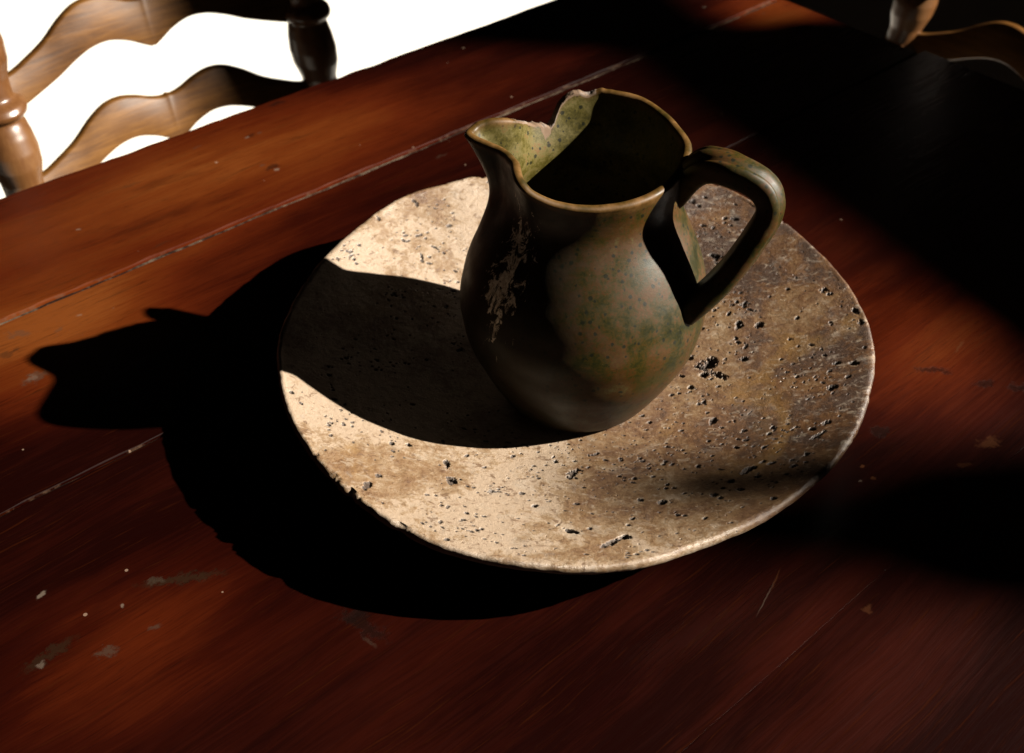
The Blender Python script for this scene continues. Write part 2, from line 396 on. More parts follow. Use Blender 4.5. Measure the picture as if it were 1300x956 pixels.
def limestone_floor():
    k = NT('pale_limestone_floor'); tc = k.n('ShaderNodeTexCoord').outputs['Object']
    a = k.noise(tc, 3, 6, 0.6)
    return k.out(k.ramp(a, [(0.3, (0.58, 0.55, 0.49)), (0.7, (0.64, 0.62, 0.57))]), 0.6, k.bump(k.noise(tc, 60, 4), 0.1, 0.002))

def plaster():
    k = NT('rough_dark_plaster'); tc = k.n('ShaderNodeTexCoord').outputs['Object']
    a = k.noise(tc, 8, 6, 0.6)
    return k.out(k.ramp(a, [(0.3, (0.075, 0.040, 0.028)), (0.7, (0.10, 0.055, 0.038))]), 0.9, k.bump(a, 0.3, 0.01))

M_TABLE, M_CHAIR, M_POST, M_GLAZE, M_STONE = wood_table(), chair_wood(), post_wood(), glaze(), travertine()
M_RUSH, M_FLOOR, M_WALL = rush(), limestone_floor(), plaster()
M_DUSTP = dust_mat('pale_seam_dust', (0.066, 0.048, 0.033), (0.009, 0.004, 0.0025))
M_DUSTK = dust_mat('dark_seam_dirt', (0.012, 0.004, 0.003), (0.005, 0.002, 0.002))
M_DUSTD = dust_mat('brown_seam_dust', (0.018, 0.0070, 0.0026), (0.0035, 0.0014, 0.0010))

# ------------------------------------------------------------------ floor and the window side of the room
fl = mesh_obj('floor', [(-7, -4, 0), (6, -4, 0), (6, 9, 0), (-7, 9, 0)], [(0, 1, 2, 3)], M_FLOOR, smooth=False)
tag(fl, kind='structure')

WA = R(29); WN = np.array([math.cos(WA), math.sin(WA), 0]); WM = np.array([-WN[1], WN[0], 0]); WD = 3.0
def box(V, F, x0, x1, y0, y1, z0, z1):
    b = len(V)
    V += [(x0, y0, z0), (x1, y0, z0), (x1, y1, z0), (x0, y1, z0), (x0, y0, z1), (x1, y0, z1), (x1, y1, z1), (x0, y1, z1)]
    F += [tuple(b + i for i in q) for q in ((0, 3, 2, 1), (4, 5, 6, 7), (0, 1, 5, 4), (1, 2, 6, 5), (2, 3, 7, 6), (3, 0, 4, 7))]
# wall local frame: x across the wall thickness (outwards), y along WM, z up
win = (-3.6, -1.172, 1.966 + TZ, 3.3 + TZ)           # high window: y0, y1, z0, z1
door = (-1.117, 0.70, 0.74 + TZ, 1.902 + TZ)       # low window: y0, y1, z0, z1
V, F = [], []
T0, T1 = 0.0, 0.03
YL, YR, ZT = -5.0, 4.6, 4.6
box(V, F, T0, T1, YL, win[0], 0, ZT)
box(V, F, T0, T1, win[0], win[1], 0, win[2] - 0.06)
box(V, F, T0, T1, win[0], win[1], win[3], ZT)
box(V, F, T0, T1, win[1], door[0], 0, ZT)
box(V, F, T0, T1, door[0], door[1], door[3], ZT)
box(V, F, T0, T1, door[0], door[1], 0, door[2])
box(V, F, T0, T1, door[1], YR, 0, ZT)
wall = mesh_obj('window_wall', V, F, M_WALL, smooth=False)
wall.location = Vector((WD * WN[0], WD * WN[1], 0)); wall.rotation_euler = (0, 0, WA)
tag(wall, kind='structure')
Q = WD * WN - 1.731 * WM
V, F = lathe([(.042, 0), (.050, .004), (.053, .09), (.048, .125), (.038, .142), (.026, .158), (.022, .213), (.026, .218), (.026, .225), (.021, .227)], 32)
bo = mesh_obj('shade_blocker', V, F, M_GLAZE)  # unseen blocker, added to cast the soft band over dish and table
bo.location = Vector((Q[0] + 0.07 * WN[0], Q[1] + 0.07 * WN[1], win[2] + 0.001))
tag(bo, 'unseen shade blocker added on the sill of the high window', 'shade_blocker')
V, F = [], []
box(V, F, 0.0, 0.16, win[0], win[1], win[2] - 0.06, win[2])
sill = mesh_obj('sill', V, F, M_WALL, wall, smooth=False)

# ------------------------------------------------------------------ table
table = tag(empty('table', (A[0], A[1], 0), UA), 'old dark red mahogany table of long boards with dusty open joints', 'table')
U0, U1 = -0.75, 0.825
def plank(y0, y1, seed, u1=U1, bev0=0.0022, bev1=0.0022):
    rng = np.random.RandomState(seed)
    xs = np.linspace(U0, u1, 420); n = len(xs)
    P = np.stack([xs, np.full(n, seed * 3.1), np.zeros(n)], 1)
    P0 = P * [1, 0, 0] + [0, y0 * 0 + round(y0, 2), 0]; P1 = P * [1, 0, 0] + [0, round(y1, 2), 0]
    j0 = fbm(P0, 6, 4, 5) * 0.0010; j1 = fbm(P1, 6, 4, 5) * 0.0010
    c0 = bev0 * (0.8 + 0.9 * np.abs(fbm(P, 14, 3, seed + 9))); c1 = bev1 * (0.8 + 0.9 * np.abs(fbm(P, 14, 3, seed + 19)))
    t = 0.032
    cols = []
    def col(y, z): cols.append(np.stack([xs, y, TZ + z], 1))
    zz = np.zeros(n)
    # runs from the near edge across to the far edge
    col(y0 + j0, zz - t); col(y0 + j0, zz - c0 * 1.3); col(y0 + j0 + c0 * 0.35, zz - c0 * 0.45); col(y0 + j0 + c0, zz)
    m = 6
    for q in range(1, m):
        f = q / m
        yy = (y0 + j0 + c0) * (1 - f) + (y1 + j1 - c1) * f
        col(yy, 0.00035 * fbm(np.stack([xs, yy, zz], 1), 3, 2, seed + q // 3) * np.sin(f * 3.14))
    col(y1 + j1 - c1, zz); col(y1 + j1 - c1 * 0.35, zz - c1 * 0.45); col(y1 + j1, zz - c1 * 1.3); col(y1 + j1, zz - t)
    V = np.concatenate(cols); k = len(cols)
    F = [list(q) for q in grid_faces(k, n, False, False)]
    F += [[i, i + 1, (k - 1) * n + i + 1, (k - 1) * n + i] for i in range(n - 1)]
    F.append([q * n for q in range(k)]); F.append([q * n + n - 1 for q in range(k)][::-1])
    o = mesh_obj('plank', V, F, M_TABLE, table, smooth=False)
    ea = np.zeros((k, n)); ea[[1, 2, -3, -2]] = 1
    at_ = o.data.attributes.new('edge', 'FLOAT', 'POINT'); at_.data.foreach_set('value', ea.ravel().astype(np.float32))
    return o
edges = [0.0, -0.1555, -0.330, -0.70, -0.99]
gaps = [0.0, 0.0030, 0.0012, 0.0001, 0]
for i in range(4):
    plank(edges[i + 1] + gaps[i + 1] / 2, edges[i] - gaps[i] / 2, 11 + i, U1 + (0.0, -0.006, 0.004, 0.0)[i],
          (0.0020, 0.0012, 0.00002, 0.002)[i], (0.0022, 0.0020, 0.0012, 0.00002)[i])
def filler(y, w, mat, seed, zlow):
    xs = np.linspace(U0 + 0.002, U1 - 0.012, 700); n = len(xs)
    P = np.stack([xs, np.full(n, seed), np.zeros(n)], 1)
    z = zlow + 0.0007 * fbm(P, 30, 4, seed)
    hw = w / 2 + 0.0012
    rows = [np.stack([xs, np.full(n, y + s * hw), TZ + z - (0 if abs(s) < .9 else .0004)], 1) for s in (-1, -.35, .35, 1)]
    V = np.concatenate(rows)
    return mesh_obj('seam_dust', V, grid_faces(4, n, False), mat, table)
filler(edges[1], gaps[1], M_DUSTP, 3, -0.0020)
filler(edges[2], gaps[2], M_DUSTD, 4, -0.0018)
# under-frame
def tbox(name, x0, x1, y0, y1, z0, z1, bev=0.004):
    V, F = [], []; box(V, F, x0, x1, y0, y1, z0, z1)
    o = mesh_obj(name, V, F, M_TABLE, table, smooth=False)
    b = o.modifiers.new('bevel', 'BEVEL'); b.width = bev; b.segments = 2
    return o
zt = TZ - 0.0325
for x in (U0 + 0.06, U1 - 0.13):
    for y in (-0.90, -0.13):
        tbox('leg', x, x + 0.07, y, y + 0.07, 0, zt)
for y in (-0.885, -0.085): tbox('apron', U0 + 0.132, U1 - 0.132, y, y + 0.024, zt - 0.11, zt)
for x in (U0 + 0.08, U1 - 0.11): tbox('apron', x, x + 0.024, -0.828, -0.132, zt - 0.11, zt)

# ------------------------------------------------------------------ dish
DC = np.array([0.042, -0.018])
RIM = [(-174.1, 0.1915), (-165.3, 0.1909), (-155.5, 0.1905), (-144.9, 0.1918), (-136.4, 0.1909), (-127.3, 0.1917), (-119.1, 0.1921), (-111.9, 0.1914), (-104.1, 0.1899), (-96.5, 0.1877), (-86.3, 0.1856), (-78.3, 0.183), (-69.0, 0.1777), (-57.4, 0.1773), (-47.0, 0.1765), (-37.1, 0.1781), (-25.9, 0.1814), (-15.1, 0.1839), (-3.4, 0.1902), (7.1, 0.195), (15.4, 0.1985), (25.7, 0.2014), (36.8, 0.2065), (44.7, 0.2094), (50.4, 0.2156), (59.7, 0.2173), (72, 0.2115), (86, 0.206), (100, 0.201), (112.6, 0.1979), (124.0, 0.1978), (130.8, 0.1985), (141.1, 0.192), (150.8, 0.1897), (156.2, 0.1894), (166.2, 0.1886), (175.3, 0.1895)]
RA = np.array([a for a, r in RIM]); RR = np.array([r for a, r in RIM])
def rimR(th):
    a = np.degrees(th); a = (a + 180) % 360 - 180
    xa = np.concatenate([RA - 360, RA, RA + 360]); xr = np.concatenate([RR, RR, RR])
    o = np.argsort(xa); xa, xr = xa[o], xr[o]
    out = np.zeros_like(a)
    for k in np.linspace(-5, 5, 7): out += np.interp(a + k, xa, xr)
    return out / 7
DZ_BOT, DZ_RIM = 0.0140, 0.0505
def dish_z(rho):
    t = np.clip((rho - 0.16) / 0.84, 0, 1)
    return DZ_BOT + (DZ_RIM - DZ_BOT) * t ** 1.65
def rim_lift(th): return 0.0062 * np.sin(th) - 0.0015 * np.cos(th)
def make_dish():
    NA, NR = 1400, 430
    th = np.linspace(0, 2 * math.pi, NA, endpoint=False)
    Rr = rimR(th)
    rho = np.concatenate([np.linspace(0.02, 0.30, 60, endpoint=False), np.linspace(0.30, 0.975, NR - 60)])
    X = rho[:, None] * Rr * np.cos(th); Y = rho[:, None] * Rr * np.sin(th)
    Z = np.repeat(dish_z(rho)[:, None], NA, 1)
    P = np.stack([X, Y, Z], -1).reshape(-1, 3)
    Z = Z + (0.0006 * fbm(P, 9, 3, 5) + 0.00012 * fbm(P, 70, 3, 6)).reshape(Z.shape)
    tt_ = np.clip((rho - 0.16) / 0.84, 0, 1) ** 1.65
    Z = Z + tt_[:, None] * rim_lift(th)[None]
    pit = np.zeros_like(Z)
    rng = np.random.RandomState(7)
    N2 = (0.6 * fbm(P, 260, 2, 8) + 0.7 * fbm(P, 750, 2, 18)).reshape(Z.shape); N3 = fbm(P, 90, 2, 12).reshape(Z.shape)
    def dig(cx, cy, ra, rb, ang, dep):
        """an irregular cavity, long half axis ra, short rb"""
        cr_, ct = math.hypot(cx, cy), math.atan2(cy, cx) % (2 * math.pi)
        m = max(ra, rb) * 1.7
        rl = cr_ / float(np.interp(ct, th, Rr)); dr = m / 0.18
        i0, i1 = np.searchsorted(rho, rl - dr), np.searchsorted(rho, rl + dr)
        da = m / max(cr_, 0.02)
        j = np.arange(int((ct - da) / (2 * math.pi) * NA), int((ct + da) / (2 * math.pi) * NA) + 1) % NA
        if i1 <= i0: return
        ix = np.ix_(np.arange(i0, i1), j)
        dx, dy = X[ix] - cx, Y[ix] - cy
        c, s = math.cos(ang), math.sin(ang)
        a, b = (dx * c + dy * s) / ra, (-dx * s + dy * c) / rb
        d = np.sqrt(a * a + b * b) + 0.42 * N2[ix] + 0.38 * N3[ix]
        f = 1 - sstep(d, 0.62, 1.0)
        Z[ix] -= dep * f * np.where(pit[ix] > 0.3, 0.4, 1.0)
        pit[ix] = np.maximum(pit[ix], f)
    def at(px, py):
        g = ground(px, py, 0.030)
        for _ in range(4):
            d = g[:2] - DC; t_ = math.atan2(d[1], d[0])
            g = ground(px, py, float(dish_z(np.array([min(1, np.hypot(*d) / float(np.interp(t_ % (2 * math.pi), th, Rr)))]))[0]))
        return g[0] - DC[0], g[1] - DC[1]
    # the cavities one can find in the photograph: px, py, half length, half width (px), angle in the picture
    big = [(899, 462, 9, 6, 70, 4.0), (912, 477, 12, 5, -20, 4.0), (893, 476, 6, 5, 0, 3.0), (884, 466, 4, 3, 0, 2.2), (877, 455, 4, 3, 0, 2), (866, 478, 4, 3, 0, 2), (878, 492, 4, 2.5, -40, 2),
           (793, 676, 9, 5, 0, 3.0), (778, 681, 12, 4, 25, 2.4), (766, 686, 6, 3, 30, 2), (725, 669, 10, 3.5, -12, 2.4), (905, 533, 5, 2.5, 50, 1.8), (893, 510, 4, 2.5, 50, 1.5), (952, 592, 12, 3, 25, 2.2),
           (980, 583, 7, 2.5, 15, 1.6), (1008, 586, 6, 3.5, 0, 2), (930, 606, 5, 3, 20, 1.6), (871, 622, 7, 3, 10, 1.8), (842, 633, 6, 4, 20, 2), (816, 584, 5, 2.5, 0, 1.5), (567, 588, 4, 7, 0, 1.8), (575, 608, 7, 4, 30, 1.8),
           (730, 598, 6, 4, 40, 1.8), (723, 605, 4, 3, 0, 1.6), (706, 585, 4, 6, 0, 1.6), (806, 605, 4, 4, 0, 1.8), (946, 456, 7, 4, 20, 1.6), (941, 415, 6, 4, 20, 1.8), (938, 411, 5, 4, 0, 1.8), (964, 414, 6, 5, 30, 2),
           (1046, 370, 6, 4, 20, 1.8), (1052, 375, 5, 3, 0, 1.6), (1085, 395, 6, 3, -30, 1.6), (1092, 410, 5, 3, -50, 1.5), (1085, 460, 6, 3, 0, 1.6), (1057, 490, 7, 4, 15, 1.8), (1098, 440, 4, 3, 0, 1.4), (1040, 548, 8, 3, 30, 1.6),
           (1050, 533, 6, 3, 25, 1.5), (1027, 570, 5, 3, 20, 1.6), (1066, 576, 6, 3, -10, 1.6), (1032, 541, 5, 3, 0, 1.5), (908, 329, 7, 4, 0, 1.6), (878, 264, 4, 3, 0, 1.3), (886, 268, 3, 2.5, 0, 1.3), (903, 328, 4, 3, 0, 1.3),
           (933, 284, 5, 3, 0, 1.4), (918, 245, 3, 2, 0, 1.2), (525, 263, 3, 2.5, 0, 1.2), (481, 286, 2, 3, 0, 1.2), (529, 267, 2, 3, 0, 1), (535, 330, 2, 4, 0, 1.2), (536, 336, 2.5, 3, 0, 1), (466, 612, 6, 3, 40, 1.4), (480, 600, 5, 3, 0, 1.3)]
    for px, py, la, lb, ang, dep in big:
        cx, cy = at(px, py); ex, ey = at(px + la * math.cos(R(ang)), py - la * math.sin(R(ang)))
        L = math.hypot(ex - cx, ey - cy)
        dig(cx, cy, L, L * lb / la * 1.15, math.atan2(ey - cy, ex - cx), dep * 0.001)
    # clustered small pits
    def dens(a):
        d = math.degrees(a); d = d - 360 if d > 180 else d
        return 1.0 if -115 < d < -15 else 0.6 if -15 <= d < 60 else 0.30
    for _ in range(260):
        a_, r_, sp_ = rng.uniform(0, 2 * math.pi), math.sqrt(rng.uniform(0.10, 0.95)), rng.uniform(0.003, 0.018)
        dn = dens(a_)
        if rng.rand() > dn: continue
        Rl = float(np.interp(a_, th, Rr)) * r_
        for _ in range(rng.randint(3, 20)):
            cx = Rl * math.cos(a_) + rng.normal() * sp_; cy = Rl * math.sin(a_) + rng.normal() * sp_
            t_ = math.atan2(cy, cx) % (2 * math.pi)
            if math.hypot(cx, cy) > 0.97 * float(np.interp(t_, th, Rr)): continue
            rr = 0.00042 + 0.00085 * rng.rand() ** 3.0
            dig(cx, cy, rr * rng.uniform(1, 1.9), rr, rng.uniform(-0.5, 1.0), rr * rng.uniform(0.8, 1.5))
    # lip and underside
    lipP = np.stack([Rr * np.cos(th), Rr * np.sin(th), np.zeros(NA)], 1)
    nl = 0.0013 * np.abs(fbm(lipP, 11, 5, 21))
    nick = 0.0010 * sstep(fbm(lipP, 60, 3, 33), 0.6, 1.15)
    # gnawed places of the rim: behind the jug's spout and low on the left
    for ta, wd, dp in ((R(108), .05, .006), (R(103), .03, .003), (R(-136), .035, .0035), (R(-133), .02, .003), (R(-121), .03, .0025)):
        dd = (th - ta % (2 * math.pi) + math.pi) % (2 * math.pi) - math.pi
        nick += dp * np.exp(-(dd / wd) ** 2) * np.clip(0.45 + 0.9 * fbm(lipP, 45, 4, 71), 0, 1.4)
    rows = [np.stack([X, Y, Z], -1)]
    zr = float(dish_z(np.array([0.975]))[0])
    tops = [(0.985, zr + 0.0006), (0.993, zr + 0.0005), (0.998, zr - 0.0008), (1.0, zr - 0.0022), (1.0, zr - 0.0040), (0.994, zr - 0.0062), (0.980, zr - 0.0088),
            (0.955, zr - 0.0125), (0.90, zr - 0.0185), (0.82, zr - 0.0255), (0.72, zr - 0.0325), (0.60, zr - 0.0395), (0.50, 0.0045), (0.46, 0.0010), (0.43, 0.0), (0.40, 0.0), (0.2, 0.0), (0.02, 0.0)]
    for q, (f, z) in enumerate(tops):
        r_ = f * Rr - (nl + nick) * (1 if q < 9 else 0.3)
        zz = z - (nick * (0.9 if q < 3 else 0.2)) + (0.0005 * fbm(lipP + q * 0.004, 60, 3, 60 + q) if q < 10 else 0)
        rows.append(np.stack([r_ * np.cos(th), r_ * np.sin(th), np.maximum(zz, 0) + rim_lift(th) * np.clip(np.maximum(zz, 0) / zr, 0, 1)], -1)[None])
    V = np.concatenate(rows); nrow = V.shape[0]
    V = V.reshape(-1, 3)
    Fq = grid_faces(nrow, NA, True)
    o = mesh_obj('stone_dish', V, Fq, M_STONE)
    me = o.data
    pa = np.zeros(len(V)); pa[:pit.size] = pit.ravel()
    # close the two tiny centre holes
    import bmesh
    at_ = me.attributes.new('pit', 'FLOAT', 'POINT'); at_.data.foreach_set('value', pa.astype(np.float32))
    bm = bmesh.new(); bm.from_mesh(me); bm.verts.ensure_lookup_table()
    bm.faces.new([bm.verts[i] for i in range(NA)][::-1]); bm.faces.new([bm.verts[(nrow - 1) * NA + i] for i in range(NA)])
    bmesh.ops.recalc_face_normals(bm, faces=bm.faces[:])
    bm.to_mesh(me); bm.free()
    o.location = (DC[0], DC[1], TZ + 0.0003)
    return tag(o, 'large round pitted travertine dish of brown stone with a worn rim under the jug', 'dish')
dish = make_dish()

# ------------------------------------------------------------------ jug
jug = empty('jug', (0.0452, -0.0281, TZ + 0.0148))
tag(jug, 'mottled green and brown glazed pottery jug with a chipped rim standing in the stone dish', 'jug')
JO = np.array([0.0452, -0.0281, 0.0148])
MC = np.array([0.0445, -0.0005])                       # centre of the mouth
def tiltz(y): return 0.1795 + 0.02 * y
# rim seen in the photograph (x, y) with its height, from the handle round the near side to the spout
FRONT = [(790, 118, .1850), (815, 125, .1840), (843, 143, .1830), (864, 164, .1820), (878.5, 185.5, .1807), (875, 207, .1786), (861, 230, .1765), (843, 246, .175), (808, 262, .174), (772, 269, .173), (744, 270, .1735), (716, 267, .175), (691, 260, .178), (666, 246, .1835),
         (654, 231.5, .187), (648.5, 210, .1855), (640, 201, .1820), (631, 194, .1810), (606, 183, .182), (588, 175, .183), (590, 168, .183)]
MOUTH, RZ = [], []
for x_, y_, z_ in FRONT:
    z_ -= 0.0025
    g_ = ground(x_, y_, z_); a_ = math.degrees(math.atan2(g_[1] - MC[1], g_[0] - MC[0])); r_ = math.hypot(g_[1] - MC[1], g_[0] - MC[0])
    MOUTH.append((a_, r_)); RZ.append((a_, z_))
for a_, r_ in [(86, .0660), (100, .0663), (113, .0668), (126, .0668), (134, .0650), (141, .0612), (147, .0580), (153, .0570), (159, .0605), (165, .0712), (170, .0762)]:
    MOUTH.append((a_, r_)); RZ.append((a_, tiltz(MC[1] + r_ * math.sin(R(a_)))))
MA = np.array([a for a, r in MOUTH]); MR = np.array([r for a, r in MOUTH]); _o = np.argsort(MA); MA, MR = MA[_o], MR[_o]
def mouthR(a):
    xa = np.concatenate([MA - 360, MA, MA + 360]); xr = np.tile(MR, 3); out = 0
    for k in np.linspace(-3, 3, 7): out = out + np.interp(a + k, xa, xr)
    return out / 7
ZA = np.array([a for a, z in RZ]); ZZ = np.array([z for a, z in RZ]); _o = np.argsort(ZA); ZA, ZZ = ZA[_o], ZZ[_o]
def mouthZ(a):
    xa = np.concatenate([ZA - 360, ZA, ZA + 360]); xz = np.tile(ZZ, 3); out = 0
    for k in np.linspace(-6, 6, 9): out = out + np.interp(a + k, xa, xz)
    return out / 9
# rim contour of the back and spout side in the photograph (x, y)
BACK = [(590, 168), (598, 161), (606, 157), (624, 152), (640, 152), (652, 153), (662, 151), (672, 149.5), (680, 149), (686, 150.5), (691, 147), (698, 138), (704, 129.5), (711, 123), (719, 118.5), (726, 115.5), (735, 114.5),
        (747, 116), (756, 114.5), (765, 114), (772, 115.5), (778, 115), (784, 117.5), (790, 118), (815, 125), (843, 143), (864, 164)]
BX = np.array([b[0] for b in BACK]); BY = np.array([b[1] for b in BACK])
def make_jug():
    N = 760
    ph = np.linspace(-180, 180, N, endpoint=False); pr = np.radians(ph)
    Rm = mouthR(ph)
    rx, ry = MC[0] + Rm * np.cos(pr), MC[1] + Rm * np.sin(pr)
    rz = mouthZ(ph); rz0 = rz.copy()
    chip = np.zeros(N)
    # heights of the broken back rim: where the wall meets the contour
    zs = np.linspace(0.130, 0.205, 300)
    for i in range(N):
        if 76 < ph[i] < 172:
            best = None
            for z in zs[::-1]:
                x, y = proj((rx[i], ry[i], z))
                if y >= np.interp(x, BX, BY): best = z; break
            w = min(1, (ph[i] - 76) / 8, (172 - ph[i]) / 6)
            if best: rz[i] = rz[i] * (1 - w) + best * w
            chip[i] = 1.0 if 88 < ph[i] < 152 else 0.0
    k5 = np.array([.1, .2, .4, .2, .1])
    rz = np.convolve(np.concatenate([rz[-2:], rz, rz[:2]]), k5, 'valid')
    edge = fbm(np.stack([rx, ry, rz], 1), 170, 4, 4)
    rz = rz + chip * 0.0006 * edge
    chip_s = np.convolve(np.pad(chip, 6, mode='wrap'), np.ones(13) / 13, 'valid')
    # body radii
    zk = np.array([.0145, .0165, .020, .026, .038, .0605, .0827, .105, .1277, .145, .153]); rk = np.array([.0395, .0440, .0482, .0525, .0604, .0730, .0777, .0738, .0640, .0540, .0510])
    def rbody(z):
        out = 0
        for d in np.linspace(-.006, .006, 7): out = out + np.interp(np.clip(z + d * np.clip((z - .0148) / .012, 0, 1), .0148, .2), zk, rk)
        return out / 7
    NS = 240
    s = np.linspace(0, 1, NS) ** 0.92
    z = 0.0148 + (rz[None] - 0.0148) * s[:, None]
    zn = (z - 0.0148) / (0.150 - 0.0148)
    axx = 0.0422 + (MC[0] - 0.0422) * np.clip(zn, 0, 1.2); axy = -0.0281 + (MC[1] - 0.004 + 0.0281) * np.clip(zn, 0, 1.2)
    # spout swells out of the neck over the top third
    zrim_ref = rz0[None]
    w = np.clip((z - 0.108) / (zrim_ref - 0.108), 0, 1.05)
    dphi = (ph - 177 + 180) % 360 - 180
    spoutness = np.exp(-(dphi / 24) ** 2)[None]
    wl = w ** 2.6 * (1 - spoutness) + (0.45 * w ** 1.3 + 0.55 * w ** 2.2) * spoutness
    bx = axx + rbody(z) * np.cos(pr); by = axy + rbody(z) * np.sin(pr)
    nx = axx + np.minimum(rbody(z), 9) * np.cos(pr)
    X = bx * (1 - wl) + rx[None] * wl; Y = by * (1 - wl) + ry[None] * wl
    # throwing marks
    P = np.stack([X, Y, z], -1).reshape(-1, 3)
    wob = (0.00010 * fbm(P, 9, 2, 2) + 0.00004 * fbm(P, 60, 3, 3)).reshape(X.shape) 
    X = X + wob * np.cos(pr); Y = Y + wob * np.sin(pr)
    # lip: half round, thickness th
    th = 0.0058
    cx, cy = np.cos(pr), np.sin(pr)
    # inward direction along the outline normal in plan
    tx, ty = np.gradient(np.concatenate([rx[-2:], rx, rx[:2]]))[2:-2], np.gradient(np.concatenate([ry[-2:], ry, ry[:2]]))[2:-2]
    ln = np.hypot(tx, ty); inx, iny = -ty / ln, tx / ln
    kk = np.ones(11) / 11
    inx = np.convolve(np.pad(inx, 5, mode='wrap'), kk, 'valid'); iny = np.convolve(np.pad(iny, 5, mode='wrap'), kk, 'valid')
    rows = [np.stack([X, Y, z], -1)]
    lipf = [np.clip((z[:, :] - (rz[None] - 0.0045)) / 0.0025, 0, 1)]
    insf = [np.zeros(X.shape)]; chf = [np.clip(chip_s[None] - (rz[None] - z) / 0.0007, 0, 1)]
    lx, ly = X[-1], Y[-1]
    for q in range(1, 8):
        a = math.pi * q / 8
        d = th * (1 - math.cos(a)) / 2
        hh = th * 0.42 * math.sin(a)
        rough_ = chip_s * (0.00035 * fbm(np.stack([rx, ry, rz + q * 0.002], 1), 220, 3, 40 + q) + 0.0002)
        zz = rz + hh * (1 - 0.8 * chip_s) + rough_
        rows.append(np.stack([lx + inx * d, ly + iny * d, zz], -1)[None])
        lipf.append(np.ones((1, N))); insf.append(np.full((1, N), 0.3)); chf.append(chip_s[None])
    NI = 130
    si = np.linspace(1, 0.03, NI)
    for f in si:
        zi = 0.024 + (rz - 0.024) * f
        wi = np.clip((zi - 0.108) / (rz0 - 0.108), 0, 1.05)
        sp_ = spoutness[0]
        wi = wi ** 2.6 * (1 - sp_) + (0.45 * wi ** 1.3 + 0.55 * wi ** 2.2) * sp_
        znn = np.clip((zi - 0.0148) / (0.150 - 0.0148), 0, 1.2)
        ax_ = 0.0422 + (MC[0] - 0.0422) * znn; ay_ = -0.0281 + (MC[1] - 0.004 + 0.0281) * znn
        rb = np.maximum(rbody(zi) - th, 0.002)
        ex, ey = ax_ + rb * np.cos(pr), ay_ + rb * np.sin(pr)
        ox, oy = rx + inx * th, ry + iny * th
        xx, yy = ex * (1 - wi) + ox * wi, ey * (1 - wi) + oy * wi
        rows.append(np.stack([xx, yy, zi], -1)[None])
        lipf.append(np.clip(1 - (rz - zi) / 0.003, 0, 1)[None] * 0.8); insf.append(np.ones((1, N)))
        chf.append(np.clip(chip_s - (rz - zi) / 0.0008, 0, 1)[None])
    V = np.concatenate(rows); nrow = V.shape[0]
    lip, ins, chf = np.concatenate(lipf).ravel(), np.concatenate(insf).ravel(), np.concatenate(chf).ravel()
    # the deep notch beside the spout shows broken clay on its flank
    dx = ph[None].repeat(nrow, 0).ravel(); zf = V[..., 2].ravel(); rzf = np.tile(rz, nrow)
    nz_ = np.where((ph > 125) & (ph < 155), rz, 9); notch = ph[int(np.argmin(nz_))]
    flank = ((dx > notch - 7) & (dx < notch + 0.8)) * np.clip(1.3 - (rzf - zf) / np.interp(dx, [notch - 7, notch - 2, notch], [.003, .009, .004]), 0, 1)
    chf = np.maximum(chf, flank)
    pale_streaks = np.exp(-((dx + 137) / 14) ** 2) * np.exp(-((zf - 0.126) / 0.042) ** 2)
    pale_streaks = np.where(ins > 0.2, 0, pale_streaks)
    dark = np.exp(-(((dx + 132 + 180) % 360 - 180) / 46) ** 2)  # front-left mask of the shade painted into the glaze
    V = V.reshape(-1, 3) - JO
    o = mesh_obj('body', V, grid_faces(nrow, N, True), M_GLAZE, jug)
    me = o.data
    for nm, arr in (('lip', lip), ('inside', ins), ('chip', chf), ('pale_streaks', pale_streaks), ('painted_shade', dark)):
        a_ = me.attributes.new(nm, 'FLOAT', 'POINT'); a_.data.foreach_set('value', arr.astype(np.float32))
    import bmesh
    bm = bmesh.new(); bm.from_mesh(me); bm.verts.ensure_lookup_table()
    bm.faces.new([bm.verts[i] for i in range(N)][::-1]); bm.faces.new([bm.verts[(nrow - 1) * N + i] for i in range(N)])
    bmesh.ops.recalc_face_normals(bm, faces=bm.faces[:])
    bm.to_mesh(me); bm.free()
    return o
make_jug()

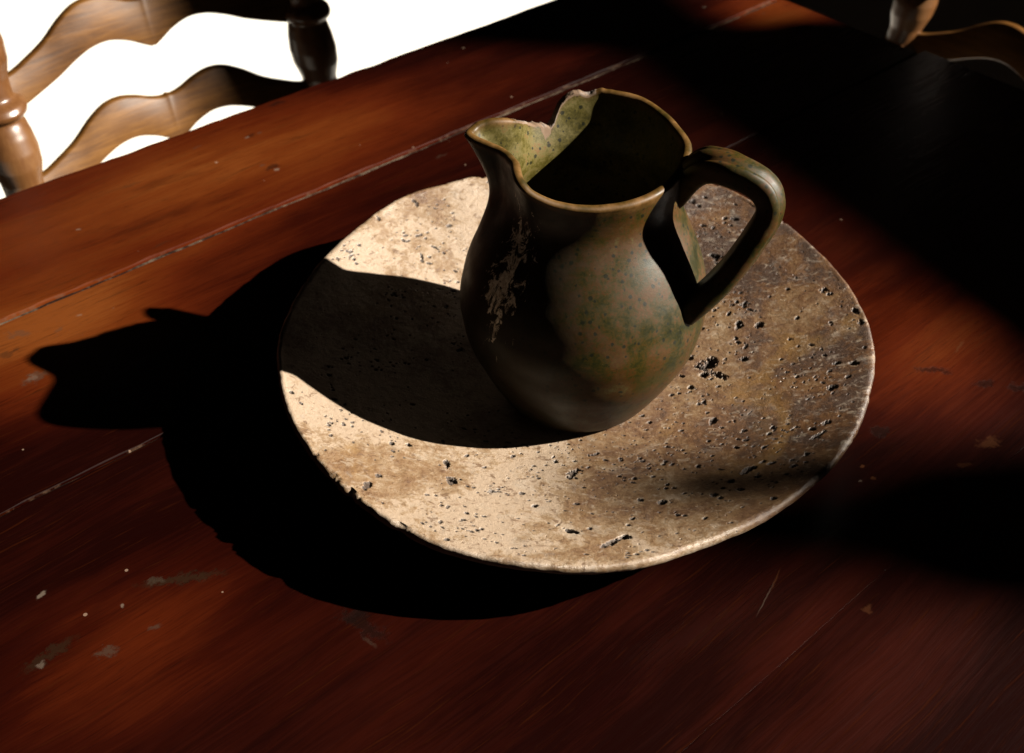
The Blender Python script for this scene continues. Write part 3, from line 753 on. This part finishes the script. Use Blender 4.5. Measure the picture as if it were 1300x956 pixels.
# near edge of the strap handle in the photograph, with the depth at which it stands
RIDGE = [(832, 276, -.012), (843, 257, -.016), (854, 241, -.020), (865, 227, -.025), (877, 217.5, -.030), (893, 212.5, -.0355), (918, 214, -.0415), (941, 222, -.046), (969, 236, -.049), (983.6, 256, -.0515), (985.5, 278.6, -.0535), (973, 304, -.056), (951, 335, -.0585),
         (929, 363, -.0605), (906, 387, -.062), (886, 405, -.063), (872, 416, -.062)]
def make_handle():
    rp = []
    for x, y, Y in RIDGE:
        d = ray(x, y); rp.append(CAM + (Y - CAM[1]) / d[1] * d)
    rp = np.array(rp)
    n = 170
    c = cr(rp, n)
    k9 = np.ones(17) / 17
    c = np.stack([np.convolve(np.pad(c[:, q], 8, mode='edge'), k9, 'valid') for q in range(3)], 1)
    t = np.gradient(c, axis=0); t /= np.linalg.norm(t, axis=1)[:, None]
    sl = np.linspace(0, 1, n)
    ha = np.radians(np.interp(sl, [0, .4, 1], [14, 16, 22]))
    w = np.stack([np.sin(ha), np.cos(ha), 0 * ha], 1)             # across the strap, away from the camera
    w -= t * (w * t).sum(1)[:, None]; w /= np.linalg.norm(w, axis=1)[:, None]
    nn = np.cross(w, t); nn /= np.linalg.norm(nn, axis=1)[:, None]
    if nn[n // 3][2] < 0: nn = -nn
    wid = np.interp(sl, [0, .06, .15, .4, .7, .9, 1], [.030, .026, .0235, .0220, .0205, .0210, .025])
    thk = np.interp(sl, [0, .08, .2, .5, .8, 1], [.0080, .0125, .0130, .0125, .0120, .0135])
    m = 72
    a = np.linspace(0, 2 * math.pi, m, endpoint=False)
    ca, sa = np.cos(a), np.sin(a)
    sy = np.sign(ca) * np.abs(ca) ** 0.40; sz = np.sign(sa) * np.abs(sa) ** 0.42
    V = []
    for i in range(n):
        y = sy * wid[i] / 2; f = sy
        grooves = 0.0011 * (np.exp(-((f + 0.50) / 0.14) ** 2) + np.exp(-((f - 0.45) / 0.14) ** 2)) * (sa > 0)
        prof = sz * thk[i] / 2 - grooves + 0.0034 * (1 - f * f) * (sa > 0)
        off = prof - thk[i] / 2 + 0.0004
        ctr = c[i] + w[i] * wid[i] / 2
        V.append(ctr[None] + w[i][None] * y[:, None] + nn[i][None] * off[:, None])
    V = np.concatenate(V)
    V = V + (0.0003 * fbm(V, 40, 3, 77))[:, None]
    V = V - JO
    F = [list(q) for q in grid_faces(n, m, True)]
    F.append(list(range(m))[::-1]); F.append([(n - 1) * m + k for k in range(m)])
    o = mesh_obj('handle', V, F, M_GLAZE, jug)
    import bmesh
    bm = bmesh.new(); bm.from_mesh(o.data); bmesh.ops.recalc_face_normals(bm, faces=bm.faces[:]); bm.to_mesh(o.data); bm.free()
    return o
make_handle()

# ------------------------------------------------------------------ ladder-back chairs
K_LEAN = 0.25
XL, XR = -0.173, 0.173
SL_TOP = [(-.150, .0080), (-.140, .0095), (-.127, .0140), (-.105, .0236), (-.084, .0375), (-.066, .0462), (-.049, .0480), (-.032, .0440), (-.016, .0375), (-.0045, .0350), (0, .0362)]
SL_BOT = [(-.150, -.0230), (-.140, -.0222), (-.125, -.0181), (-.100, -.0099), (-.079, -.0008), (-.060, .0052), (-.042, .0060), (-.024, .0005), (-.010, -.0072), (-.002, -.0112), (0, -.0108)]
def ladder_chair(loc, rz):
    """origin on the floor below the middle of the back; x along the back, y away from the table"""
    root = empty('ladder_back_chair', loc, rz)
    lean0 = lambda z: K_LEAN * (z - TZ) if z > 0.45 else K_LEAN * (0.45 - TZ) - 0.04 * (0.45 - z)
    # turned back posts
    ring = []
    def prof():
        p = [(0.0, 0.012), (0.03, .018), (0.20, .019), (0.40, .021), (0.47, .022)]
        for base in (TZ - 0.112, TZ - 0.015, TZ + 0.082):
            p += [(base - .088, .0185), (base - .070, .0195), (base - .055, .0245), (base - .040, .0258), (base - .025, .0240), (base - .0145, .0215), (base - .0095, .0200), (base - .0085, .0215),
                  (base - .006, .0262), (base - .001, .0280), (base + .004, .0262), (base + .0062, .0225), (base + .0075, .0212)]
        t0 = TZ + 0.09
        p += [(t0 + .012, .0205), (t0 + .03, .023), (t0 + .05, .0245), (t0 + .07, .020), (t0 + .078, .013), (t0 + .084, .013), (t0 + .095, .021), (t0 + .108, .023), (t0 + .122, .017), (t0 + .130, .006)]
        return p
    pz = np.array([q[0] for q in prof()]); prr = np.array([q[1] for q in prof()])
    o_ = np.argsort(pz, kind='stable'); pz, prr = pz[o_], prr[o_]
    zz = np.unique(np.concatenate([np.linspace(pz[0], pz[-1], 260), pz]))
    rr_ = np.interp(zz, pz, prr)
    k3 = np.array([.2, .6, .2]); rr_ = np.convolve(np.pad(rr_, 1, mode='edge'), k3, 'valid')
    for x in (XL, XR):
        V, F = lathe(list(zip(rr_, zz)), 30)
        for r_i in range(len(zz)): V[r_i * 30:(r_i + 1) * 30, 1] += lean0(zz[r_i])
        V[:, 0] += x
        mesh_obj('post', V, F, M_POST, root)
    # scalloped slats
    top = np.array(SL_TOP + [(-a, b) for a, b in SL_TOP[-2::-1]]); bot = np.array(SL_BOT + [(-a, b) for a, b in SL_BOT[-2::-1]])
    xs = np.unique(np.concatenate([np.linspace(-.150, .150, 181), [0]])); n = len(xs)
    def smooth_curve(p):
        h = cr(p, 900); return np.interp(xs, h[:, 0], h[:, 1])
    zt_, zb_ = smooth_curve(top), smooth_curve(bot)
    xs_w = xs * (0.158 / 0.150)
    for dz in (-0.0965, 0.0, 0.0965):
        V = []
        bow = 0.016 * (1 - (xs / .15) ** 2)                   # slats bow backwards
        for (zc, yo) in ((zb_ + 0.0012, -.0048), (zt_ - 0.0016, -.0048), (zt_ - 0.0004, -.0036), (zt_, -.0018), (zt_, .0018), (zt_ - 0.0004, .0036), (zt_ - 0.0016, .0048), (zb_ + 0.0012, .0048), (zb_, .0030), (zb_, -.0030)):
            z_ = TZ + dz + zc
            V.append(np.stack([xs_w, yo + bow + K_LEAN * (z_ - TZ), z_], 1))
        V = np.concatenate(V); m = 10
        F = []
        for q in range(m):
            q2 = (q + 1) % m
            F += [[q * n + i, q2 * n + i, q2 * n + i + 1, q * n + i + 1] for i in range(n - 1)]
        F.append([q * n for q in range(m)][::-1]); F.append([q * n + n - 1 for q in range(m)])
        F = [f[::-1] for f in F]
        o = mesh_obj('slat', V, F, M_CHAIR, root)
        o.data.shade_auto_smooth if False else None
        es = o.modifiers.new('edge', 'EDGE_SPLIT'); es.split_angle = R(50)
    # seat, front legs and stretchers
    yb = lean0(0.45)
    V, F = [], []; box(V, F, -0.20, 0.20, yb - 0.40, yb - 0.012, 0.435, 0.47)
    sseat = mesh_obj('seat', V, F, M_RUSH, root, smooth=False)
    b = sseat.modifiers.new('bevel', 'BEVEL'); b.width = 0.014; b.segments = 3
    for x in (XL - 0.015, XR + 0.015):
        V, F = lathe([(.012, 0), (.019, .03), (.021, .2), (.017, .22), (.022, .24), (.021, .43)], 20); V[:, 0] += x; V[:, 1] += yb - 0.375
        mesh_obj('leg', V, F, M_POST, root)
    def rod(p, q, r0):
        p, q = Vector(p), Vector(q); d = q - p; L = d.length
        V, F = lathe([(r0 * .7, 0), (r0, L * .1), (r0 * 1.2, L * .5), (r0, L * .9), (r0 * .7, L)], 14)
        rot = d.to_track_quat('Z', 'Y').to_matrix()
        V = np.array([list(rot @ Vector(v) + p) for v in V])
        mesh_obj('stretcher', V, F, M_POST, root)
    for z in (.17, .29):
        rod((XL - .015, yb - .375, z), (XR + .015, yb - .375, z), .011)
        for sx in (-1, 1): rod((sx * .188, yb - .375, z + .02), (sx * .173, lean0(z + .02), z + .02), .010)
    rod((XL, lean0(.24), .24), (XR, lean0(.24), .24), .010)
    return root

p1 = A + u * 0.2445 + nrm * 0.18
c1 = ladder_chair((p1[0], p1[1], 0), UA)
tag(c1, 'sunlit brown ladder back chair with scalloped slats against the white floor', 'chair', 'ladder back chairs around the table')
p2 = A + u * 1.07 + nrm * (-0.363)
c2 = empty('ladder_back_chair', (p2[0], p2[1], 0), UA - math.pi / 2)
tag(c2, 'shadowed ladder back chair at the dark far end of the table', 'chair', 'ladder back chairs around the table')
for ch in list(c1.children):
    q = ch.copy(); scene.collection.objects.link(q); q.parent = c2
